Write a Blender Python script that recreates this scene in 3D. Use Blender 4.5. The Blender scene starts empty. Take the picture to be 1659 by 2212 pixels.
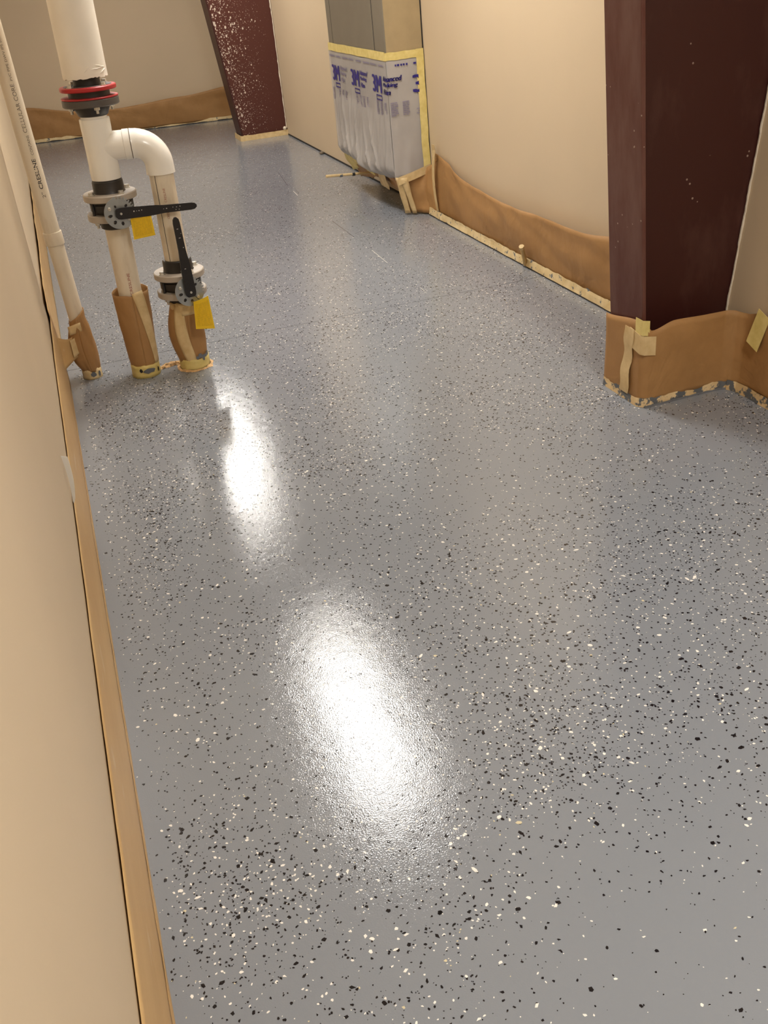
import bpy, bmesh, math, random
import numpy as np
from mathutils import Vector, Matrix, noise
R = math.radians
random.seed(7)
sc = bpy.context.scene
COL = sc.collection

# ---------------------------------------------------------------- camera, world, exposure
yaw, pitch, roll = R(15.99), R(30.116), R(-5.967)
fwd = Vector((math.sin(yaw)*math.cos(pitch), math.cos(yaw)*math.cos(pitch), -math.sin(pitch)))
rgt = Vector((math.cos(yaw), -math.sin(yaw), 0)); up = rgt.cross(fwd)
r2 = rgt*math.cos(roll) + up*math.sin(roll); u2 = -rgt*math.sin(roll) + up*math.cos(roll)
cam = bpy.data.cameras.new('camera'); camo = bpy.data.objects.new('camera', cam); COL.objects.link(camo)
camo.matrix_world = Matrix(((r2.x, u2.x, -fwd.x, 0), (r2.y, u2.y, -fwd.y, 0), (r2.z, u2.z, -fwd.z, 1.4), (0, 0, 0, 1)))
cam.sensor_fit = 'VERTICAL'; cam.sensor_height = 36; cam.lens = 36*2100/2212; cam.clip_start = .02
sc.camera = camo
w = bpy.data.worlds.new('world'); sc.world = w; w.use_nodes = True
w.node_tree.nodes['Background'].inputs[0].default_value = (1, .9, .75, 1)
w.node_tree.nodes['Background'].inputs[1].default_value = .02
vs = sc.view_settings; vs.view_transform = 'Standard'; vs.look = 'None'; vs.gamma = 1; vs.use_curve_mapping = False
vs.exposure = 0.56
LAMP = 34.0
LAMP_COL = (1.0, .955, .895)

# ---------------------------------------------------------------- materials
def lin(r, g, b):
    f = lambda c: c/12.92 if c <= .04045 else ((c+.055)/1.055)**2.4
    return (f(r/255), f(g/255), f(b/255), 1)
class N:                                            # tiny node helper
    def __init__(s, name):
        s.m = bpy.data.materials.new(name); s.m.use_nodes = True; s.t = s.m.node_tree
        s.b = s.t.nodes['Principled BSDF']; s.geo = None
    def n(s, ty, **kw):
        x = s.t.nodes.new(ty)
        for k, v in kw.items():
            if k in x.inputs.keys() if not k.startswith('_') else False: x.inputs[k].default_value = v
            else: setattr(x, k.lstrip('_'), v)
        return x
    def l(s, a, b): s.t.links.new(a, b)
    def pos(s, obj=False):
        if obj: return s.n('ShaderNodeTexCoord').outputs['Object']
        if not s.geo: s.geo = s.n('ShaderNodeNewGeometry')
        return s.geo.outputs['Position']
    def noise(s, scale, detail=3, rough=.5, stretch=None, obj=False):
        t = s.n('ShaderNodeTexNoise'); t.inputs['Scale'].default_value = scale; t.inputs['Detail'].default_value = detail
        t.inputs['Roughness'].default_value = rough
        src = s.pos(obj)
        if stretch:
            mp = s.n('ShaderNodeMapping'); mp.inputs['Scale'].default_value = stretch; s.l(src, mp.inputs[0]); src = mp.outputs[0]
        s.l(src, t.inputs['Vector']); return t.outputs['Fac']
    def ramp(s, src, stops):
        r = s.n('ShaderNodeValToRGB'); e = r.color_ramp.elements
        while len(e) < len(stops): e.new(.5)
        for i, (p, c) in enumerate(stops): e[i].position = p; e[i].color = c if len(c) == 4 else (*c, 1)
        s.l(src, r.inputs[0]); return r.outputs['Color']
    def mix(s, fac, a, b):
        x = s.n('ShaderNodeMix'); x.data_type = 'RGBA'
        for v, i in ((fac, 0), (a, 6), (b, 7)):
            if hasattr(v, 'links'): s.l(v, x.inputs[i])
            else: x.inputs[i].default_value = v
        return x.outputs[2]
    def math(s, op, a, b=0.0):
        x = s.n('ShaderNodeMath'); x.operation = op
        for v, i in ((a, 0), (b, 1)):
            if hasattr(v, 'links'): s.l(v, x.inputs[i])
            else: x.inputs[i].default_value = v
        return x.outputs[0]
    def bump(s, h, strength=.3, dist=.001, prev=None):
        x = s.n('ShaderNodeBump'); x.inputs['Strength'].default_value = strength; x.inputs['Distance'].default_value = dist
        s.l(h, x.inputs['Height'])
        if prev: s.l(prev, x.inputs['Normal'])
        s.l(x.outputs[0], s.b.inputs['Normal']); return x.outputs[0]
    def col(s, c):
        if hasattr(c, 'links'): s.l(c, s.b.inputs['Base Color'])
        else: s.b.inputs['Base Color'].default_value = c
    def done(s, rough=.6, metal=0, spec=.5):
        s.b.inputs['Roughness'].default_value = rough; s.b.inputs['Metallic'].default_value = metal
        s.b.inputs['Specular IOR Level'].default_value = spec; return s.m
def sc_c(c, k): return (min(1, c[0]*k), min(1, c[1]*k), min(1, c[2]*k), 1)
def plain(name, c, rough=.5, metal=0, var=.12, scale=20, bump=0, bscale=60, bdist=.001, spec=.5, obj=False):
    n = N(name); n.col(n.ramp(n.noise(scale, 3, obj=obj), [(.3, sc_c(c, 1-var)), (.7, sc_c(c, 1+var))]))
    if bump: n.bump(n.noise(bscale, 3, obj=obj), bump, bdist)
    return n.done(rough, metal, spec)
M = {}
M['wall'] = plain('cream_wall_paint', lin(206, 187, 158), .55, var=.025, scale=1.5, bump=.15, bscale=160, bdist=.0006)
M['ceiling'] = plain('ceiling_white', lin(232, 226, 214), .8, var=.02, scale=2)
def coat(n):                                        # clear wet-look coat with orange peel
    b = n.bump(n.noise(330, 1.5, .5), .40, .0007)
    n.bump(n.noise(22, 2, .5), .12, .004, b)
n = N('grey_epoxy_floor')
n.col(n.mix(n.noise(1.1, 3), lin(130, 136, 145), lin(140, 145, 152)))
coat(n); M['floor'] = n.done(.065, 0, .5)
def flake(name, c, var=.15):
    n = N(name); n.col(n.ramp(n.noise(60, 1), [(.35, sc_c(c, 1-var)), (.65, sc_c(c, 1+var))])); coat(n); return n.done(.065, 0, .5)
M['fblack'] = flake('black_flake', (.013, .011, .013, 1)); M['fwhite'] = flake('white_flake', lin(244, 242, 236), .04)
M['ftan'] = flake('tan_flake', lin(214, 204, 172), .06)
n = N('kraft_paper')
fib = n.noise(9, 4, .6); big = n.noise(3.2, 3, .55)
n.col(n.mix(n.math('MULTIPLY', big, .75), n.ramp(fib, [(.3, lin(152, 112, 66)), (.7, lin(170, 129, 80))]), lin(178, 138, 92)))
b = n.bump(n.noise(26, 4, .6), .2, .004)
cr_ = n.n('ShaderNodeTexNoise'); cr_.inputs['Scale'].default_value = 5; cr_.inputs['Detail'].default_value = 3; cr_.inputs['Distortion'].default_value = 1.2; n.l(n.pos(), cr_.inputs['Vector'])
n.bump(cr_.outputs['Fac'], .28, .03, b); M['paper'] = n.done(.58, 0, .35)
n = N('dusty_kraft_paper')                          # long wall sheet with dried splashes of plaster dust
c0 = n.ramp(n.noise(6, 4, .6, (1, .25, 1)), [(.3, lin(190, 153, 102)), (.7, lin(206, 173, 122))])
smear = n.ramp(n.noise(55, 3, .6, (1, .1, .5)), [(.63, (0, 0, 0, 1)), (.72, (1, 1, 1, 1))])
n.col(n.mix(n.math('MULTIPLY', smear, .5), c0, lin(214, 196, 164)))
n.bump(n.noise(14, 3, .6, (1, .3, 1)), .2, .004); M['paper_left'] = n.done(.5, 0, .35)
n = N('masking_tape')
n.col(n.ramp(n.noise(30, 3), [(.3, lin(206, 178, 128)), (.7, lin(224, 200, 152))])); n.bump(n.noise(220, 2), .25, .0008); M['tape'] = n.done(.55, 0, .35)
n = N('yellow_masking_tape')
n.col(n.ramp(n.noise(30, 3), [(.3, lin(214, 194, 118)), (.7, lin(230, 212, 142))])); n.bump(n.noise(220, 2), .2, .0008); M['ytape'] = n.done(.55, 0, .35)
n = N('paint_smeared_tape')                         # floor-edge tape with grey epoxy daubs along it
t = n.ramp(n.noise(34, 4, .65), [(.60, (0, 0, 0, 1)), (.635, (1, 1, 1, 1))])
n.col(n.mix(t, n.ramp(n.noise(18, 3), [(.3, lin(212, 186, 134)), (.7, lin(232, 212, 168))]), lin(110, 114, 118)))
n.bump(n.noise(70, 3), .3, .002); M['ptape'] = n.done(.5, 0, .4)
n = N('paint_daubed_tape')
t = n.ramp(n.noise(26, 4, .65), [(.49, (0, 0, 0, 1)), (.53, (1, 1, 1, 1))])
n.col(n.mix(t, n.ramp(n.noise(18, 3), [(.3, lin(206, 176, 126)), (.7, lin(228, 204, 160))]), lin(98, 102, 106)))
n.bump(n.noise(70, 3), .3, .002); M['ptape2'] = n.done(.5, 0, .4)
M['pvc'] = plain('white_pvc', lin(243, 240, 232), .2, var=.03, scale=6)
n = N('dusty_pvc')
n.col(n.mix(n.ramp(n.noise(14, 4, .6, (1, 1, .3)), [(.5, (0, 0, 0, 1)), (.8, (.8, .8, .8, 1))]), lin(228, 216, 194), lin(192, 172, 144)))
M['pvc2'] = n.done(.36, 0, .5)
M['insul'] = plain('white_insulation_jacket', lin(238, 231, 218), .5, var=.03, scale=9, bump=.2, bscale=24, bdist=.003)
M['blackp'] = plain('black_plastic', (.022, .019, .018, 1), .42, var=.2)
M['greyfl'] = plain('grey_flange_plastic', lin(178, 168, 155), .4, var=.06)
M['darkfl'] = plain('charcoal_flange', lin(84, 78, 74), .45, var=.1)
M['red'] = plain('red_gasket', lin(176, 36, 40), .4, var=.1)
M['zinc'] = plain('zinc_plate', lin(168, 172, 172), .34, .7, var=.08, scale=40)
M['bolt'] = plain('bright_bolt', lin(206, 202, 192), .3, .7, var=.05)
M['lever'] = plain('black_lever_paint', (.012, .010, .010, 1), .38, var=.2)
M['white'] = plain('white_print', lin(215, 212, 205), .5, var=.03)
M['ink'] = plain('black_ink', (.02, .016, .015, 1), .5, var=.2)
M['inkfade'] = plain('faded_grey_ink', lin(118, 106, 90), .5, var=.15, scale=70)
M['inkred'] = plain('faded_red_ink', lin(166, 100, 80), .5, var=.1)
M['blue'] = plain('violet_blue_ink', lin(44, 36, 128), .45, var=.1)
M['blueg'] = plain('small_grey_blue_print', lin(132, 126, 150), .5, var=.12, scale=120)
n = N('yellow_tag_card')                            # fine black print on yellow card
tc = n.n('ShaderNodeTexCoord'); sep = n.n('ShaderNodeSeparateXYZ'); n.l(tc.outputs['Object'], sep.inputs[0])
ln = n.math('FRACT', n.math('MULTIPLY', sep.outputs[2], 260)); ln = n.math('LESS_THAN', ln, .45)
gp = n.math('GREATER_THAN', n.noise(420, 1, .5, (1, 1, .1), True), .44)
n.col(n.mix(n.math('MULTIPLY', n.math('MULTIPLY', ln, gp), .32), lin(238, 194, 22), lin(112, 84, 20))); M['tag'] = n.done(.4)
M['tagedge'] = plain('yellow_card_blank', lin(240, 200, 30), .4, var=.04)
n = N('shaded_maroon_primer')
sm = n.ramp(n.noise(7, 5, .65, (1, 1, .35)), [(.52, (0, 0, 0, 1)), (.82, (.6, .6, .6, 1))])
nk = n.n('ShaderNodeTexVoronoi'); nk.inputs['Scale'].default_value = 26; n.l(n.pos(), nk.inputs['Vector'])
speck = n.math('MULTIPLY', n.math('LESS_THAN', nk.outputs['Distance'], .09), n.math('GREATER_THAN', n.noise(5, 2), .54))
base = n.mix(sm, lin(60, 26, 22), lin(98, 68, 60))  # base darkened to carry the shade on the recessed web
n.col(n.mix(n.math('MULTIPLY', speck, .7), base, lin(176, 154, 140))); n.bump(n.noise(40, 3), .12, .002); M['maroon'] = n.done(.45, 0, .4)
n = N('lit_dusty_maroon_flange')                        # rubbed plaster dust, plus lamplight on the corridor face put into a paler base
sm = n.ramp(n.noise(6, 5, .65, (1, 1, .3)), [(.40, (0, 0, 0, 1)), (.78, (.75, .75, .75, 1))])
nk = n.n('ShaderNodeTexVoronoi'); nk.inputs['Scale'].default_value = 30; n.l(n.pos(), nk.inputs['Vector'])
speck = n.math('MULTIPLY', n.math('LESS_THAN', nk.outputs['Distance'], .085), n.math('GREATER_THAN', n.noise(6, 3), .55))
base = n.mix(sm, lin(88, 46, 38), lin(128, 100, 90))
n.col(n.mix(n.math('MULTIPLY', speck, .75), base, lin(186, 168, 154))); n.bump(n.noise(40, 3), .12, .002); M['maroon_lit_dusty'] = n.done(.5, 0, .4)
n = N('splattered_maroon_steel')                    # spots of white paint thrown on the maroon primer
fac = None
sepx = n.n('ShaderNodeSeparateXYZ'); n.l(n.pos(), sepx.inputs[0])
grad = n.math('SUBTRACT', 1.0, n.math('MULTIPLY', n.math('SUBTRACT', sepx.outputs[0], 1.60), 1.9))   # thicker towards the corridor edge
for scl, th in ((34, .30), (62, .34), (110, .36)):
    v = n.n('ShaderNodeTexVoronoi'); v.inputs['Scale'].default_value = scl
    mp = n.n('ShaderNodeMapping'); mp.inputs['Scale'].default_value = (1, .4, .72); n.l(n.pos(), mp.inputs[0]); n.l(mp.outputs[0], v.inputs['Vector'])
    s2 = n.n('ShaderNodeSeparateColor'); n.l(v.outputs['Color'], s2.inputs[0])
    rad = n.math('MULTIPLY', n.math('MULTIPLY', s2.outputs[0], grad), n.math('MULTIPLY', n.noise(5, 3), th*2.3))
    m_ = n.math('LESS_THAN', v.outputs['Distance'], rad)
    fac = m_ if fac is None else n.math('MAXIMUM', fac, m_)
n.col(n.mix(n.math('MULTIPLY', fac, .85), lin(84, 44, 36), lin(222, 208, 194))); M['splat'] = n.done(.45, 0, .4)
M['mud'] = plain('rough_plaster_edge', lin(222, 212, 194), .8, var=.1, bump=.5, bscale=120, bdist=.003)
M['duct'] = plain('grey_sheet_metal', lin(134, 128, 116), .42, .25, var=.04, scale=8)
M['duct2'] = plain('galvanised_side_panel', lin(172, 153, 118), .45, .1, var=.06, scale=14)
n = N('masking_film_plastic'); n.col(n.ramp(n.noise(5, 3), [(.3, lin(200, 196, 194)), (.7, lin(214, 210, 208))]))
n.b.inputs['Alpha'].default_value = .52; n.bump(n.noise(30, 3, .5, (1, 1, .25)), .35, .004); M['film'] = n.done(.28, 0, .5)
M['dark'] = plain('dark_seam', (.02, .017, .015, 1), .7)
M['debris'] = plain('peeled_tape_crust', lin(204, 168, 120), .7, var=.3, scale=60, bump=.5, bscale=150, bdist=.003)
M['epoxy'] = plain('grey_epoxy_daub', lin(104, 108, 114), .25, var=.08)
M['housing'] = plain('white_lamp_housing', lin(230, 228, 222), .4, var=.02)
M['wood'] = plain('pale_dowel_wood', lin(206, 176, 120), .6, var=.12, scale=40)
n = N('lit_diffuser'); n.b.inputs['Emission Color'].default_value = (*LAMP_COL, 1); n.b.inputs['Emission Strength'].default_value = LAMP
n.col((.9, .9, .88, 1)); M['lamp'] = n.done(.5)

# ---------------------------------------------------------------- object helpers
ORG = {}
def reg(o, parent):
    if parent is not None: o.parent = parent; ORG[o.name] = ORG.get(parent.name, Vector())
def tag(o, label=None, cat=None, group=None, kind=None):
    for k, v in (('label', label), ('category', cat), ('group', group), ('kind', kind)):
        if v: o[k] = v
    return o
def thing(name, label, cat, loc=(0, 0, 0), group=None):
    o = bpy.data.objects.new(name, None); COL.objects.link(o); o.location = loc; o.empty_display_size = .05
    ORG[o.name] = Vector(loc); return tag(o, label, cat, group)
def obj(name, vf, mat, parent=None, smooth=False, local=False, label=None, kind=None, mats=None, midx=None):
    v, f = vf
    org = Vector() if (parent is None or local) else ORG.get(parent.name, Vector())
    me = bpy.data.meshes.new(name); me.from_pydata([(p[0]-org[0], p[1]-org[1], p[2]-org[2]) for p in v], [], f)
    for m_ in (mats or [mat]): me.materials.append(M[m_])
    if midx is not None: me.polygons.foreach_set('material_index', midx)
    if smooth:
        me.polygons.foreach_set('use_smooth', [True]*len(me.polygons))
        if smooth != 'all': me.set_sharp_from_angle(angle=R(38))
    me.update()
    o = bpy.data.objects.new(name, me); COL.objects.link(o); reg(o, parent)
    if parent is None: ORG[o.name] = Vector()
    return tag(o, label, None, None, kind)
def solid(o, t, off=0):
    m_ = o.modifiers.new('thickness', 'SOLIDIFY'); m_.thickness = t; m_.offset = off; return o
def fixn(o):                                        # outward normals
    bm = bmesh.new(); bm.from_mesh(o.data); bmesh.ops.recalc_face_normals(bm, faces=bm.faces); bm.to_mesh(o.data); bm.free(); return o
def join(*parts):
    V, F = [], []
    for v, f in parts:
        k = len(V); V += [tuple(p) for p in v]; F += [tuple(i+k for i in q) for q in f]
    return V, F
def box(a, b):
    (x0, y0, z0), (x1, y1, z1) = a, b
    return hexa([(x0, y0, z0), (x1, y0, z0), (x1, y1, z0), (x0, y1, z0)], [(x0, y0, z1), (x1, y0, z1), (x1, y1, z1), (x0, y1, z1)])
def hexa(lo, hi):
    return list(lo)+list(hi), [(3, 2, 1, 0), (4, 5, 6, 7), (0, 1, 5, 4), (1, 2, 6, 5), (2, 3, 7, 6), (3, 0, 4, 7)]
def lathe(prof, n=32, c=(0, 0), cap=True):
    V, F = [], []
    for r_, z in prof:
        for i in range(n):
            a = 2*math.pi*i/n; V.append((c[0]+r_*math.cos(a), c[1]+r_*math.sin(a), z))
    for j in range(len(prof)-1):
        for i in range(n):
            k = (i+1) % n; F.append((j*n+i, j*n+k, (j+1)*n+k, (j+1)*n+i))
    if cap: F.append(tuple(range(n-1, -1, -1))); F.append(tuple((len(prof)-1)*n+i for i in range(n)))
    return V, F
def cyl(r_, z0, z1, n=28, c=(0, 0), bev=0.0):
    if bev: return lathe([(r_-bev, z0), (r_, z0+bev), (r_, z1-bev), (r_-bev, z1)], n, c)
    return lathe([(r_, z0), (r_, z1)], n, c)
def tube(z0, z1, ro, ri, n=36, c=(0, 0), bev=.002):
    V, F = lathe([(ri, z0), (ro-bev, z0), (ro, z0+bev), (ro, z1-bev), (ro-bev, z1), (ri, z1), (ri, z0)], n, c, False); return V, F
def sweep(pts, rad, n=20, cap=True):
    pts = [Vector(p) for p in pts]; V, F = [], []
    rad = rad if hasattr(rad, '__len__') else [rad]*len(pts)
    t0 = (pts[1]-pts[0]).normalized(); a = t0.orthogonal().normalized()
    for i, p in enumerate(pts):
        t = ((pts[min(i+1, len(pts)-1)]-p).normalized()+(p-pts[max(i-1, 0)]).normalized()).normalized()
        a = (a-t*a.dot(t)).normalized(); b = t.cross(a)
        for k in range(n):
            q = 2*math.pi*k/n; V.append(p+(a*math.cos(q)+b*math.sin(q))*rad[i])
    for i in range(len(pts)-1):
        for k in range(n):
            m_ = (k+1) % n; F.append((i*n+k, i*n+m_, (i+1)*n+m_, (i+1)*n+k))
    if cap: F.append(tuple(range(n-1, -1, -1))); F.append(tuple((len(pts)-1)*n+k for k in range(n)))
    return V, F
def grid(fn, nu, nv):
    V = [fn(i/nu, j/nv) for j in range(nv+1) for i in range(nu+1)]
    F = [(j*(nu+1)+i, j*(nu+1)+i+1, (j+1)*(nu+1)+i+1, (j+1)*(nu+1)+i) for j in range(nv) for i in range(nu)]
    return V, F
def place(vf, o, ex, ey, ez):
    o, ex, ey, ez = map(Vector, (o, ex, ey, ez)); return [o+ex*p[0]+ey*p[1]+ez*p[2] for p in vf[0]], vf[1]
def hexbolt(r_, h):
    return lathe([(r_, 0), (r_, h*.85), (r_*.86, h)], 6)
def curve_mesh(cu):
    ob = bpy.data.objects.new('tmp', cu); COL.objects.link(ob)
    dg = bpy.context.evaluated_depsgraph_get(); me = bpy.data.meshes.new_from_object(ob.evaluated_get(dg))
    out = ([tuple(v.co) for v in me.vertices], [tuple(p.vertices) for p in me.polygons])
    bpy.data.objects.remove(ob); bpy.data.curves.remove(cu); bpy.data.meshes.remove(me); return out
def outline(loops, ext):                            # flat plate from closed loops, inner loops become holes
    cu = bpy.data.curves.new('tmp', 'CURVE'); cu.dimensions = '2D'; cu.fill_mode = 'BOTH'; cu.extrude = ext
    for lp in loops:
        s = cu.splines.new('POLY'); s.points.add(len(lp)-1)
        for p, q in zip(s.points, lp): p.co = (q[0], q[1], 0, 1)
        s.use_cyclic_u = True
    return curve_mesh(cu)
def text(body, width=None, height=.01, shear=0, bold=0.0, ext=0.0):
    cu = bpy.data.curves.new('tmp', 'FONT'); cu.body = body; cu.size = 1; cu.shear = shear; cu.offset = bold; cu.extrude = ext; cu.resolution_u = 3
    V, F = curve_mesh(cu)
    x0 = min(p[0] for p in V); x1 = max(p[0] for p in V); y0 = min(p[1] for p in V); y1 = max(p[1] for p in V)
    ky = height/(y1-y0); kx = width/(x1-x0) if width else ky
    return [((p[0]-x0)*kx, (p[1]-y0)*ky, p[2]*ky) for p in V], F
def nz(x, y=0., z=0.): return noise.noise(Vector((x, y, z)))
def lerp_list(u, pts):
    for (a, va), (b, vb) in zip(pts, pts[1:]):
        if u <= b: t = (u-a)/(b-a); t = t*t*(3-2*t); return va+(vb-va)*t
    return pts[-1][1]
def path_pt(path, u):
    L = [0]
    for a, b in zip(path, path[1:]): L.append(L[-1]+math.dist(a, b))
    s = u*L[-1]
    for i in range(len(path)-1):
        if s <= L[i+1] or i == len(path)-2:
            t = (s-L[i])/(L[i+1]-L[i]); a, b = path[i], path[i+1]
            d = Vector((b[0]-a[0], b[1]-a[1], 0)).normalized()
            return Vector((a[0]+(b[0]-a[0])*t, a[1]+(b[1]-a[1])*t, 0)), Vector((-d.y, d.x, 0)), s
def strip(path, z0, z1, off, seed, rag=.005, nu=60, side=1, wob=.002, lean=.004):
    """band of tape standing on a floor path, ragged top, slightly proud of what it sticks to"""
    def fn(u, v):
        p, nn, s = path_pt(path, u)
        zt = z1+rag*(nz(s*14, seed)+.6*nz(s*47, seed+3)); zb = z0+.25*rag*abs(nz(s*30, seed+7))
        return p+nn*side*(off+wob*nz(s*9, seed+5, v)+lean*(1-v))+Vector((0, 0, zb+(zt-zb)*v))
    return grid(fn, nu, 3)

# ---------------------------------------------------------------- the room
WL, WLF, WR, YB, YF, ZC = -.150, -.162, 2.096, 10.9, -2.6, 2.7
JY = 4.038
floor = obj('floor', join(box((-.4, YF-.2, -.06), (2.5, 11.2, -.0025)), box((-.4, YF-.2, -.0025), (2.5, JY-.0018, 0)), box((-.4, JY+.0018, -.0025), (2.5, 11.2, 0))), 'floor')
tag(floor, 'glossy grey epoxy floor sprinkled with black and white flakes', kind='structure')
o = obj('ceiling', box((-.4, YF-.2, ZC), (2.5, 11.2, ZC+.1)), 'ceiling'); tag(o, kind='structure')
o = obj('wall_left', box((-.4, YF, 0), (WL, 3.86, ZC)), 'wall'); tag(o, 'cream near part of the left corridor wall', kind='structure')
o = obj('wall_left_recess', box((-.4, 3.86, 0), (WLF, 11.1, ZC)), 'wall'); tag(o, 'cream left wall set slightly back beyond the panel edge', kind='structure')
o = obj('wall_back', hexa([(-.4, 10.98, 0), (2.5, 10.62, 0), (2.5, 11.2, 0), (-.4, 11.2, 0)], [(-.4, 10.98, ZC), (2.5, 10.62, ZC), (2.5, 11.2, ZC), (-.4, 11.2, ZC)]), 'wall'); tag(o, 'cream back wall at the end of the corridor', kind='structure')
o = obj('wall_right', box((WR, 2.68, 0), (2.5, 11.1, ZC)), 'wall'); tag(o, 'cream right corridor wall between the columns', kind='structure')
WN = lambda z: 2.004+.118*z
o = obj('wall_right_near', hexa([(WN(0), YF, 0), (2.6, YF, 0), (2.6, 2.685, 0), (WN(0), 2.685, 0)], [(WN(ZC), YF, ZC), (2.6, YF, ZC), (2.6, 2.685, ZC), (WN(ZC), 2.685, ZC)]), 'wall'); tag(o, 'cream right wall on the near side of the maroon column', kind='structure')
o = obj('wall_front', box((-.4, YF-.2, 0), (2.6, YF, ZC)), 'wall'); tag(o, kind='structure')

# floor flakes ------------------------------------------------------------------------------
rng = np.random.default_rng(11)
NF = 800000
fx = rng.uniform(-.13, 2.09, NF); fy = rng.uniform(.35, 10.85, NF)
D = np.where(fy > 4.3, 4300., 5600.)
gx, gy = np.meshgrid(np.linspace(-.2, 2.2, 49), np.linspace(.2, 11, 217))
fld = np.array([1.0*nz(a*2.3, b*2.3, 3.1)+.8*nz(a*6.1, b*6.1, 8.7) for a, b in zip(gx.ravel(), gy.ravel())]).reshape(gx.shape)
ix = np.clip(((fx+.2)/2.4*48), 0, 47.99); iy = np.clip((fy-.2)/10.8*216, 0, 215.99)
i0 = ix.astype(int); j0 = iy.astype(int); tx = ix-i0; ty = iy-j0
fv = fld[j0, i0]*(1-tx)*(1-ty)+fld[j0, i0+1]*tx*(1-ty)+fld[j0+1, i0]*(1-tx)*ty+fld[j0+1, i0+1]*tx*ty
D *= np.exp(1.0*fv)
for bx_, by_, sx_, sy_, am in ((.0, 1.27, .13, .16, 4300), (.13, 1.17, .15, .10, 2500), (-.05, 1.05, .08, .2, 2000), (.68, 1.80, .14, .16, 2600), (.70, 1.50, .17, .16, 3600), (.86, 1.27, .18, .14, 2200),
                           (1.25, 1.80, .3, .28, 2300), (-.02, 3.37, .09, .09, 5200), (1.52, 2.75, .22, .2, 2600), (.03, 2.50, .09, .2, 3300), (.2, 3.60, .26, .10, 3000), (.35, 2.62, .2, .1, 1500), (1.5, 4.05, .35, .2, 1500)):
    D += 1.6*am*np.exp(-((fx-bx_)/sx_)**2-((fy-by_)/sy_)**2)
for bx_, by_, sx_, sy_, k in ((.62, .78, .30, .22, .75), (.62, 1.0, .3, .2, .3), (.88, 2.28, .3, .25, .5), (.30, 2.08, .2, .16, .45), (.15, 3.0, .2, .12, .3)):
    D *= 1-k*np.exp(-((fx-bx_)/sx_)**2-((fy-by_)/sy_)**2)
D[fx < -.10] *= .25
keep = rng.uniform(0, 1, NF)*NF/(2.22*10.5) < D
fx, fy = fx[keep], fy[keep]; nf = len(fx)
small = rng.uniform(0, 1, nf) < .42
fd = np.where(small, .0021*np.exp(.35*rng.normal(size=nf)), 0.0046*np.exp(.34*rng.normal(size=nf))); fd = np.clip(fd, .0012, .0115)
fm = np.where(rng.uniform(0, 1, nf) < .29, 1, 0); fm[rng.uniform(0, 1, nf) < .012] = 2
def flake_poly(r_):
    k = random.choice((4, 5, 5, 6)); st = random.uniform(1, 1.9); a0 = random.uniform(0, 6.28); out = []
    for i in range(k):
        a = 2*math.pi*(i+random.uniform(-.28, .28))/k; q = random.uniform(.72, 1.1)
        x, y = q*math.cos(a)*math.sqrt(st), q*math.sin(a)/math.sqrt(st)
        out.append((r_*(x*math.cos(a0)-y*math.sin(a0)), r_*(x*math.sin(a0)+y*math.cos(a0))))
    return out
vis = np.where((fy > .62) & (fy < 3.2), fd/(fx**2+fy**2+1.96)**.5, 0)
order = np.argsort(-vis); big = order[:300]; rest = order[300:]
protos = {}
for m_ in range(3):
    for k in range(10):
        p = flake_poly(.5); nn = len(p)
        vv = [(a, b, 0) for a, b in p]+[(a*.96, b*.96, .0007) for a, b in p]
        ff = [tuple(range(nn, 2*nn))]+[(i, (i+1) % nn, nn+(i+1) % nn, nn+i) for i in range(nn)]
        me = bpy.data.meshes.new('flake'); me.from_pydata(vv, [], ff); me.materials.append(M[('fblack', 'fwhite', 'ftan')[m_]]); protos[m_, k] = me
for i in big:
    o = bpy.data.objects.new('flake', protos[int(fm[i]), random.randrange(10)]); COL.objects.link(o)
    o.location = (fx[i], fy[i], -.0002); o.rotation_euler.z = random.uniform(0, 6.28); o.scale = (fd[i]*1.05, fd[i]*1.05, 1); o.parent = floor
V, F, MI = [], [], []
for i in rest:
    p = flake_poly(fd[i]*.5); k = len(V); zz = .00035+.0001*random.random(); cx, cy = fx[i], fy[i]
    V += [(cx+a, cy+b, zz) for a, b in p]; F.append(tuple(range(k, k+len(p)))); MI.append(int(fm[i]))
o = obj('floor_flakes', (V, F), None, floor, kind='stuff', mats=['fblack', 'fwhite', 'ftan'], midx=MI, label='scattered black, white and tan paint flakes in the floor coat')
# hairline along the slab, scratched white in places
for (ya, yb, xa, xb, mt, wd) in ((4.12, 4.22, 1.494, 1.500, 'fwhite', .0013), (4.70, 4.98, 1.503, 1.512, 'fwhite', .002), (5.3, 5.75, 1.513, 1.516, 'fblack', .002), (6.6, 6.76, 1.520, 1.530, 'fwhite', .003), (6.95, 7.5, 1.54, 1.60, 'fblack', .0015)):
    obj('scratch', hexa([(xa-wd/2, ya, -.0005), (xa+wd/2, ya, -.0005), (xb+wd/2, yb, -.0005), (xb-wd/2, yb, -.0005)], [(xa-wd/2, ya, .0006), (xa+wd/2, ya, .0006), (xb+wd/2, yb, .0006), (xb-wd/2, yb, .0006)]), mt, floor)

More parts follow.
